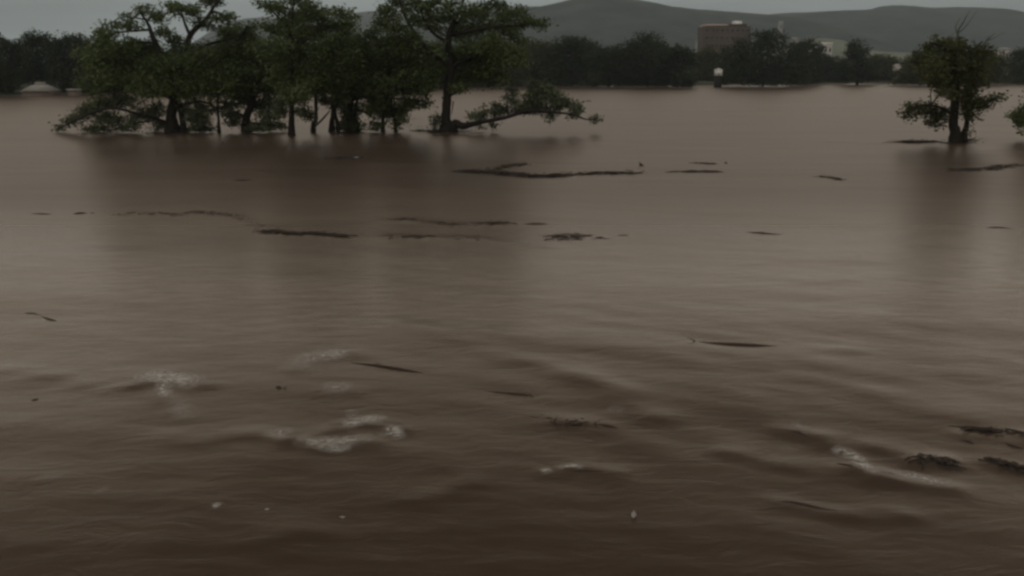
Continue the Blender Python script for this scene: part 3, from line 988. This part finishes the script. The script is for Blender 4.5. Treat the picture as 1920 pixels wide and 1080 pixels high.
blk = building('apartment_block', 'large brownish block with a flat roof rising behind the far trees below the hill', 1321, 1408, 49, 620, 22, M_BROWN, floors=7, cols=9)
a = P(1324, 49, 620)
b = P(1366, 49, 620)
boxes('parapet', [(a[0], b[0], 619.7, 640, a[2], a[2] + 1.3)], M_PINK, blk)
a = P(1376, 49, 624)
b = P(1391, 49, 624)
boxes('roof_unit', [(a[0], b[0], 624, 630, a[2] + .0, a[2] + 3.2)], M_WHITE, blk)
a = P(1364, 49, 623)
b = P(1400, 49, 623)
boxes('penthouse', [(a[0], b[0], 623, 640, a[2] - .2, a[2] + 1.5)], M_BROWN, blk)
building('pale_house', 'tiny pale house at the left foot of the large brownish block', 1307, 1316, 77, 640, 6, M_GREYW, floors=2, cols=2, roof=(1.6, M_GREYW))
building('tower', 'faint pale tower far off against the hill, right of the large brownish block', 1462, 1469, 40, 1500, 8, M_GREYW, floors=5, cols=2, parapet=(1.0, M_GREYW))
building('warehouse', 'pale grey building with a white roof edge, left of the small tapering tree', 1530, 1561, 84, 700, 20, M_CREAM, floors=3, cols=4, parapet=(1.6, M_WHITE))
building('annex', 'low white annex on the left side of the pale grey building', 1521, 1532, 82, 690, 10, M_WHITE, floors=2, cols=2, roof=(1.0, M_WHITE))
building('shed', 'small cream shed among olive trees left of the lone flooded tree', 1679, 1691, 123, 480, 3, M_CREAM, floors=1, cols=2, roof=(.7, M_CREAM))
building('pale_house', 'pale house showing between crowns near the right edge of the photo', 1880, 1900, 94, 560, 9, M_CREAM, floors=3, cols=3, roof=(1.6, M_GREYW))
building('pale_house', 'pale grey house glimpsed through the top of the broad dark round tree', 1486, 1500, 74, 600, 8, M_GREYW, floors=3, cols=2, roof=(1.2, M_GREYW))
# the small white hut at the gap, on stilts above the water
hy = W(1348, 163)[1] - 6
a, b = P(1341, 142, hy), P(1355, 130, hy)
hut = empty('white_hut', ((a[0] + b[0]) / 2, hy, 0), 'small bright white hut above a dark base at the edge of the narrow gap', 'hut')
boxes('wall', [(a[0], b[0], hy, hy + 2.4, a[2], b[2])], M_WHITE, hut)
boxes('window', [((a[0] + b[0]) / 2 - .35, (a[0] + b[0]) / 2 + .35, hy - .05, hy + .1, a[2], b[2] - 1.2)], M_GREYW, hut)
v = np.array([(a[0] - .2, hy - .2, b[2]), (b[0] + .2, hy - .2, b[2]), (b[0] + .2, hy + 2.6, b[2]), (a[0] - .2, hy + 2.6, b[2]), ((a[0] + b[0]) / 2, hy + 1.2, b[2] + .35)])
mesh_obj('roof', v, [np.array([(0, 1, 4), (1, 2, 4), (2, 3, 4), (3, 0, 4)]), np.array([(3, 2, 1, 0)])], M_WHITE, hut)
boxes('base', [(a[0] + .1, b[0] - .1, hy + .1, hy + 2.3, -1.5, a[2])], simple_mat('dark_plinth', (.02, .02, .018), .9), hut)

# flooded low roofs at the left bank
ly = W(80, 180)[1]
a, b = P(38, 171, ly), P(90, 171, ly)
ft = empty('flooded_house', ((a[0] + b[0]) / 2, ly, 0), 'half sunk building at the left bank with a low pale roof', 'building')
zr = a[2]
boxes('wall', [(a[0] + .4, b[0] - .4, ly, ly + 7, -1.5, zr)], simple_mat('stained_wall', (.16, .13, .11), .9), ft)
xm = P(62, 165, ly)[0]
v = np.array([(a[0], ly - .4, zr), (b[0], ly - .4, zr), (b[0], ly + 7.4, zr), (a[0], ly + 7.4, zr), (xm - 1.2, ly + 2.5, zr + 1.5), (xm + 1.2, ly + 2.5, zr + 1.5), (xm + 1.2, ly + 5, zr + 1.5), (xm - 1.2, ly + 5, zr + 1.5)])
mesh_obj('roof', v, np.array([(0, 1, 5, 4), (1, 2, 6, 5), (2, 3, 7, 6), (3, 0, 4, 7), (4, 5, 6, 7), (3, 2, 1, 0)]), M_OLDROOF, ft)
boxes('roof_vent', [(xm - .9, xm + .9, ly + 2.7, ly + 4.8, zr + 1.5, zr + 2.1)], M_OLDROOF, ft)
a, b = P(124, 170, ly + 3), P(144, 170, ly + 3)
f2 = empty('flooded_shed', ((a[0] + b[0]) / 2, ly + 3, 0), 'narrow pale flat roof just above the water, right of the half sunk building', 'shed')
boxes('wall', [(a[0] + .2, b[0] - .2, ly + 3.2, ly + 6, -1.5, a[2])], simple_mat('stained_wall', (.16, .13, .11), .9), f2)
boxes('roof', [(a[0], b[0], ly + 3, ly + 6.2, a[2], a[2] + .42)], M_OLDROOF, f2)


# ------------------------------------------------------------------ driftwood and debris
def log(label, pts, r, twigs=2, seed=0, group=None, name='floating_log', mat=None, lift=.25):
    """pts: picture polyline on the water"""
    rr = np.random.RandomState(seed)
    w = [W(*p) for p in pts]
    t = TB(seed)
    P4 = []
    for i, q in enumerate(w):
        f = i / max(1, len(w) - 1)
        s = (1 - .4 * f) * (.45 if i in (0, len(w) - 1) else 1) * .85
        dip = -r * .55 if i in (0, len(w) - 1) else 0
        P4.append(np.array([q[0], q[1], hz(q[0], q[1]) + dip + r * lift * (.5 + .4 * rr.normal()), r * s]))
    t.tube(P4, 8, .18)
    for _ in range(twigs):
        k = rr.randint(0, len(P4))
        s = P4[k].copy()
        L = r * rr.uniform(3, 6)
        th = rr.uniform(0, 6.28)
        e = s + np.array([math.cos(th) * L, math.sin(th) * L * .5, L * rr.uniform(.2, .7), 0])
        s[3] = r * .35; e[3] = r * .1
        m = (s + e) / 2; m[2] += L * .1; m[3] = r * .22
        t.tube([s, m, e], 5, .15)
    o = t.build(name, mat or M_DRIFT)
    c = np.mean(w, axis=0)
    o.location = (c[0], c[1], 0)
    o.data.transform(__import__('mathutils').Matrix.Translation((-c[0], -c[1], 0)))
    return tag(o, label, 'log', group)


def raft(label, pts, width, n, seed, name='debris_raft', stick=.05, length=.9, lit=4, pale=0, thick=.05, spread_along=1.0):
    """mat of tangled sticks and leaf litter drifting along a picture polyline"""
    rr = np.random.RandomState(seed)
    path = smooth_path([W(*p) for p in pts], 8)
    d = np.gradient(path, axis=0)
    root = empty(name, (path[:, 0].mean(), path[:, 1].mean(), 0), label, 'debris')
    t = TB(seed)
    knot = rr.rand(7) * len(path)
    stick *= .75
    for _ in range(n):
        k = int(np.clip(knot[rr.randint(0, len(knot))] + rr.normal() * len(path) * .06, 0, len(path) - 1))
        c = path[k] + np.append(rr.normal(size=2) * width * 1.1, 0)
        u = d[k] / (np.linalg.norm(d[k]) + 1e-9)
        th = math.atan2(u[1], u[0]) + rr.normal() * .35
        L = length * rr.uniform(.4, 1.4)
        e0 = c - np.array([math.cos(th), math.sin(th), 0]) * L / 2
        e1 = c + np.array([math.cos(th), math.sin(th), 0]) * L / 2
        s = stick * rr.uniform(.4, 1.3)
        z = hz(c[0], c[1])
        t.tube([[e0[0], e0[1], z - s * .7, s], [c[0], c[1] + rr.normal() * .04, z + s * rr.uniform(-.6, .5), s * .9], [e1[0], e1[1], z - s * .5, s * .5]], 5, .15)
    t.build('sticks', M_DRIFT, root)
    m = n * lit
    k = np.clip(knot[rr.randint(0, len(knot), m)] + rr.normal(size=m) * len(path) * .09, 0, len(path) - 1).astype(int)
    c = path[k] + np.stack([rr.normal(size=m) * width * 1.0, rr.normal(size=m) * width * .9, np.zeros(m)], 1)
    c[:, 2] = Hw(c[:, 0], c[:, 1]) + thick * rr.rand(m) + .01
    V = leaves(c, length * .28, rr, droop=0, aspect=1.6)
    q = V.reshape(-1, 4, 3)
    q[:, :, 2] = c[:, 2][:, None] + (q[:, :, 2] - c[:, 2][:, None]) * .12
    mesh_obj('leaf_litter', q.reshape(-1, 3), np.arange(m * 4).reshape(-1, 4), M_DEBRIS, root)
    return root


raft('longest dark raft of tangled driftwood, drifting right of the trees in mid water', [(885, 321), (950, 326), (1010, 331), (1060, 328), (1120, 325), (1180, 325), (1240, 325)], .30, 190, 1, stick=.09, length=1.5, thick=.12)
raft('thin arc of floating twigs just behind the left end of the longest raft', [(920, 319), (955, 311), (985, 307), (1000, 309)], .3, 34, 2, stick=.05, length=1.2)
raft('short dark driftwood clump at the right end of the longest raft', [(1280, 323), (1310, 323), (1336, 323)], .18, 34, 3, stick=.09, length=1.0)
raft('short floating mat above the right end of the longest raft', [(1296, 306), (1312, 306), (1330, 307)], .16, 18, 4, stick=.07, length=.9)
raft('curved brown mat of driftwood left of mid water, thickest at its bend', [(490, 431), (520, 435), (560, 438), (600, 438), (645, 443)], .16, 80, 5, stick=.042, length=.7)
raft('thin trailing line of twigs leading into the curved brown mat', [(370, 399), (410, 403), (450, 410), (490, 428)], .20, 40, 6, stick=.022, length=.45)
raft('faint string of twigs near the left side of mid water', [(225, 403), (260, 400), (310, 403), (350, 402)], .2, 26, 7, stick=.02, length=.45)
raft('wavy line of floating twigs left of the short straight log', [(748, 411), (800, 415), (850, 421), (900, 418), (945, 418)], .18, 50, 8, stick=.026, length=.5)
raft('faint low line of twigs below the wavy line of twigs', [(725, 444), (800, 444), (880, 445), (960, 455), (1028, 461)], .18, 38, 9, stick=.02, length=.4)
raft('small brown clump of reeds right of the short straight log', [(1046, 444), (1062, 443), (1084, 443)], .40, 40, 10, stick=.035, length=.45)
raft('dark flat mat of debris in front of the right tree, near the right edge', [(1800, 319), (1850, 317), (1890, 311), (1925, 309)], .32, 60, 11, stick=.08, length=1.3)
raft('flat debris mat on the water just left of the lone right tree', [(1692, 268), (1715, 267), (1742, 267)], .5, 46, 12, stick=.10, length=1.6, thick=.15)
raft('small debris patch at the bottom left of the lone right tree, in open water', [(1536, 331), (1556, 332), (1575, 336)], .12, 22, 13, stick=.05, length=.9)
raft('dark tangle of broken branches riding the rough water at the lower right', [(1722, 862), (1745, 858), (1765, 866), (1780, 868)], .07, 26, 14, stick=.03, length=.35)
raft('dark stringy debris at the right edge above the rough water', [(1815, 804), (1850, 806), (1880, 806), (1925, 812)], .05, 30, 15, stick=.022, length=.4)
raft('dark debris tail leaving the photo at the lower right edge', [(1868, 862), (1900, 872), (1930, 878)], .05, 26, 16, stick=.03, length=.45)
raft('short dark mat drifting below the tall straight tree, left of a pale speck', [(628, 298), (655, 296), (690, 298)], .5, 26, 17, stick=.06, length=1.3)
raft('mound of brown drift debris piled against the foot of the largest forked tree', [(812, 246), (835, 248), (860, 247), (884, 243)], .9, 70, 19, name='debris_mound', stick=.12, length=1.6, thick=.5)
raft('brown drift caught around the foot of the lone flooded tree', [(1772, 268), (1790, 269), (1812, 267), (1828, 262)], .5, 40, 20, name='debris_mound', stick=.08, length=1.0, thick=.3)
raft('dark drift packed around the foot of the large spreading tree', [(300, 249), (325, 251), (352, 250)], .7, 50, 21, name='debris_mound', stick=.10, length=1.2, thick=.4)
raft('dark leafy tangle beside the broken stick in the lower middle', [(1012, 784), (1035, 790), (1060, 798), (1095, 797)], .08, 14, 18, stick=.014, length=.25, lit=5)

LOGS = [
    ('short straight dark log in the middle of the photo, lying level', [(979, 418.5), (1005, 419), (1033, 419)], .055, 0),
    ('long smooth log floating alone in the right half of the water', [(1305, 642), (1350, 646), (1410, 649), (1462, 651)], .045, 1),
    ('curved log trailing right from the upper foam patch', [(655, 681), (700, 686), (750, 694), (804, 702)], .036, 1),
    ('thin pointed stick with an upright twig, right of the foam patches', [(905, 733), (945, 737), (985, 741), (1000, 744)], .024, 2),
    ('short broken stick beside the dark leafy tangle', [(1112, 796), (1140, 800), (1166, 804)], .026, 1),
    ('low dark log at the bottom right in calm brown water', [(1448, 939), (1490, 941), (1540, 951), (1590, 959)], .022, 0),
    ('small dark stick near the left edge, below the faint string of twigs', [(134, 401), (150, 399.5), (168, 399)], .06, 1),
    ('thin grey stick close to the left edge in mid water', [(54, 400), (80, 401), (104, 401)], .04, 0),
    ('short dark log at the left edge in the lower water', [(76, 590), (92, 596), (112, 600)], .035, 0),
    ('thin branch just above the short dark log at the left edge', [(42, 585), (60, 585), (80, 590)], .018, 0),
    ('long thin stick in open water right of the middle', [(1394, 434), (1430, 437), (1474, 440)], .045, 1),
    ('thin log near the right edge in open water', [(1845, 428), (1870, 427), (1906, 430)], .05, 0),
    ('stub of wood above the right part of the longest raft', [(1197, 310), (1203, 311), (1209, 312)], .13, 1),
    ('tiny stub at the far right of the longest raft', [(1358, 305), (1361, 306), (1364, 306)], .10, 0),
    ('short stick right of the brown clump of reeds', [(1114, 446), (1124, 445), (1134, 444)], .04, 0),
    ('slim stick farthest right of the brown clump of reeds', [(1158, 441), (1170, 441), (1182, 442)], .028, 0),
    ('dark lump of wood floating left of the large foam patches', [(516, 728), (523, 729), (530, 731)], .036, 1),
    ('dark stub floating near the left edge below the rough water', [(56, 749), (66, 747), (76, 746)], .024, 0),
    ('branch floating left below the flooded row of trees', [(470, 318), (495, 322), (522, 325)], .06, 0),
    ('short branch left of mid water below the flooded row', [(432, 338), (455, 339), (478, 337)], .07, 0),
    ('dark stick in the foamy water at the lower right, left of the tangle', [(1560, 866), (1590, 872), (1620, 886)], .022, 1),
    ('thin dark stick in front of the small foam streak at the bottom middle', [(1066, 884), (1100, 884), (1150, 886)], .014, 0),
    ('distant stick on the far water right of the long low limb', [(1096, 190), (1104, 190), (1112, 191)], .22, 0),
    ('dark branch in the rough water above the lower right foam', [(1470, 806), (1500, 812), (1530, 828)], .022, 1),
    ('second dark branch in the rough water, nearer the right edge', [(1792, 820), (1815, 824), (1830, 830)], .022, 0),
    ('short dark stick at the right edge among the stringy debris', [(1882, 826), (1900, 832), (1922, 836)], .026, 1),
]
for i, (lab, pts, r, tw) in enumerate(LOGS):
    log(lab, pts, r, tw, 500 + i, 'pieces of driftwood on the flood')

# pale scraps of flotsam, small lumps
SCR = [('tiny bright scrap at the left tip of the longest raft', 886, 320, .10), ('tiny pale scrap on the short mat below the tall straight tree', 669, 296, .11),
       ('small pale scrap floating in the bottom left water', 405, 952, .030), ('pale speck right of the small pale scrap at the bottom left', 501, 957, .022),
       ('pale speck below the foam patches at the bottom', 642, 971, .022), ('upright pale scrap floating alone at the bottom middle', 1188, 968, .045)]
for i, (lab, px, py, r) in enumerate(SCR):
    c = W(px, py)
    z = hz(c[0], c[1])
    rr = np.random.RandomState(900 + i)
    n1, n2 = 6, 9
    vs = []
    for a in range(n1 + 1):
        th = math.pi * a / n1
        for b_ in range(n2):
            ph = 2 * math.pi * b_ / n2
            q = r * (1 + .25 * rr.normal())
            vs.append((q * math.sin(th) * math.cos(ph) * (1.5 if i != 5 else .8), q * math.sin(th) * math.sin(ph), q * math.cos(th) * (.45 if i != 5 else 1.3)))
    vs = np.array(vs)
    fs = np.array([(a * n2 + b_, (a + 1) * n2 + b_, (a + 1) * n2 + (b_ + 1) % n2, a * n2 + (b_ + 1) % n2) for a in range(n1) for b_ in range(n2)])
    o = mesh_obj('flotsam_scrap', vs, fs, M_PALE)
    o.location = (c[0], c[1], z + r * .15)
    tag(o, lab, 'scrap', 'pale scraps on the flood')

# ------------------------------------------------------------------ foam on the breaking crests
FOAM = [
    ([(252, 716), (285, 706), (320, 712), (350, 718), (382, 722)], .11, 1.0),
    ([(300, 720), (308, 735), (312, 748)], .05, 1.0),
    ([(322, 752), (340, 770), (352, 790)], .08, .35),
    ([(560, 700), (575, 682), (595, 672), (630, 664), (655, 660)], .16, .45),
    ([(598, 672), (625, 668), (655, 660)], .09, .55),
    ([(600, 732), (630, 730), (662, 732)], .10, .40),
    ([(640, 803), (665, 795), (695, 790), (722, 793)], .07, 1.1),
    ([(656, 770), (662, 782), (668, 792)], .04, .7),
    ([(712, 822), (738, 812), (752, 828)], .05, .9),
    ([(505, 812), (525, 818), (550, 818)], .08, .55),
    ([(555, 830), (600, 834), (650, 832), (700, 826)], .07, .75),
    ([(590, 842), (630, 848), (660, 844)], .04, .6),
    ([(1560, 838), (1600, 855), (1625, 876), (1650, 888)], .06, 1.0),
    ([(1600, 862), (1632, 880)], .035, 1.2),
    ([(1676, 886), (1710, 890), (1750, 900), (1788, 906)], .06, .75),
    ([(1012, 887), (1035, 883)], .03, .8),
    ([(1040, 880), (1070, 876), (1096, 880)], .025, .8),
    ([(1140, 765), (1155, 768), (1170, 772)], .06, .35),
    ([(80, 890), (95, 895), (110, 900)], .06, .22),
    ([(185, 920), (200, 924)], .05, .25),
    ([(1480, 792), (1500, 800), (1520, 806)], .05, .35),
    ([(395, 952), (415, 953)], .03, .6),
]
fv, ff, fa, n0 = [], [], [], 0
for pl, w, s in FOAM:
    path = smooth_path([W(*p) for p in pl], 12)
    seg = np.linalg.norm(np.diff(path[:, :2], axis=0), axis=1)
    cum = np.concatenate([[0], np.cumsum(seg)])
    m = max(10, int(cum[-1] / .03))
    tq = np.linspace(0, cum[-1], m)
    px_ = np.interp(tq, cum, path[:, 0]); py_ = np.interp(tq, cum, path[:, 1])
    dx, dy = np.gradient(px_), np.gradient(py_)
    L = np.hypot(dx, dy); nx, ny = -dy / L, dx / L
    k = 15
    sgrid = np.linspace(-1, 1, k)
    X = px_[:, None] + nx[:, None] * sgrid * w * 3.2
    Yv = py_[:, None] + ny[:, None] * sgrid * w * 4.6
    Z = Hw(X, Yv) + .012
    end = np.sin(np.linspace(0.02, math.pi - .02, m)) ** .6
    cov = (1 - np.abs(sgrid[None, :]) ** 1.5).clip(0) ** 1.3 * end[:, None] * s * 1.35
    fv.append(np.stack([X, Yv, Z], -1).reshape(-1, 3))
    fa.append(cov.ravel())
    ii = np.arange(m * k).reshape(m, k) + n0
    ff.append(np.stack([ii[:-1, :-1], ii[:-1, 1:], ii[1:, 1:], ii[1:, :-1]], -1).reshape(-1, 4))
    n0 += m * k
foam = mesh_obj('foam', np.concatenate(fv), np.concatenate(ff), M_FOAM, smooth=True, attrs={'cover': np.concatenate(fa)})
tag(foam, kind='stuff')

# ------------------------------------------------------------------ damp air
m, n, l = mat_new('rain_haze')
out = n.new('ShaderNodeOutputMaterial')
pv = n.new('ShaderNodeVolumePrincipled')
pv.inputs['Color'].default_value = (.80, .92, .97, 1)
pv.inputs['Density'].default_value = .00016
pv.inputs['Anisotropy'].default_value = 0.2
l.new(pv.outputs[0], out.inputs['Volume'])
v, f = [], []
box(v, f, -7600, 7600, -200, 7700, -24, 420)
hz_o = mesh_obj('haze', np.concatenate(v), np.concatenate(f), m)
tag(hz_o, kind='stuff')
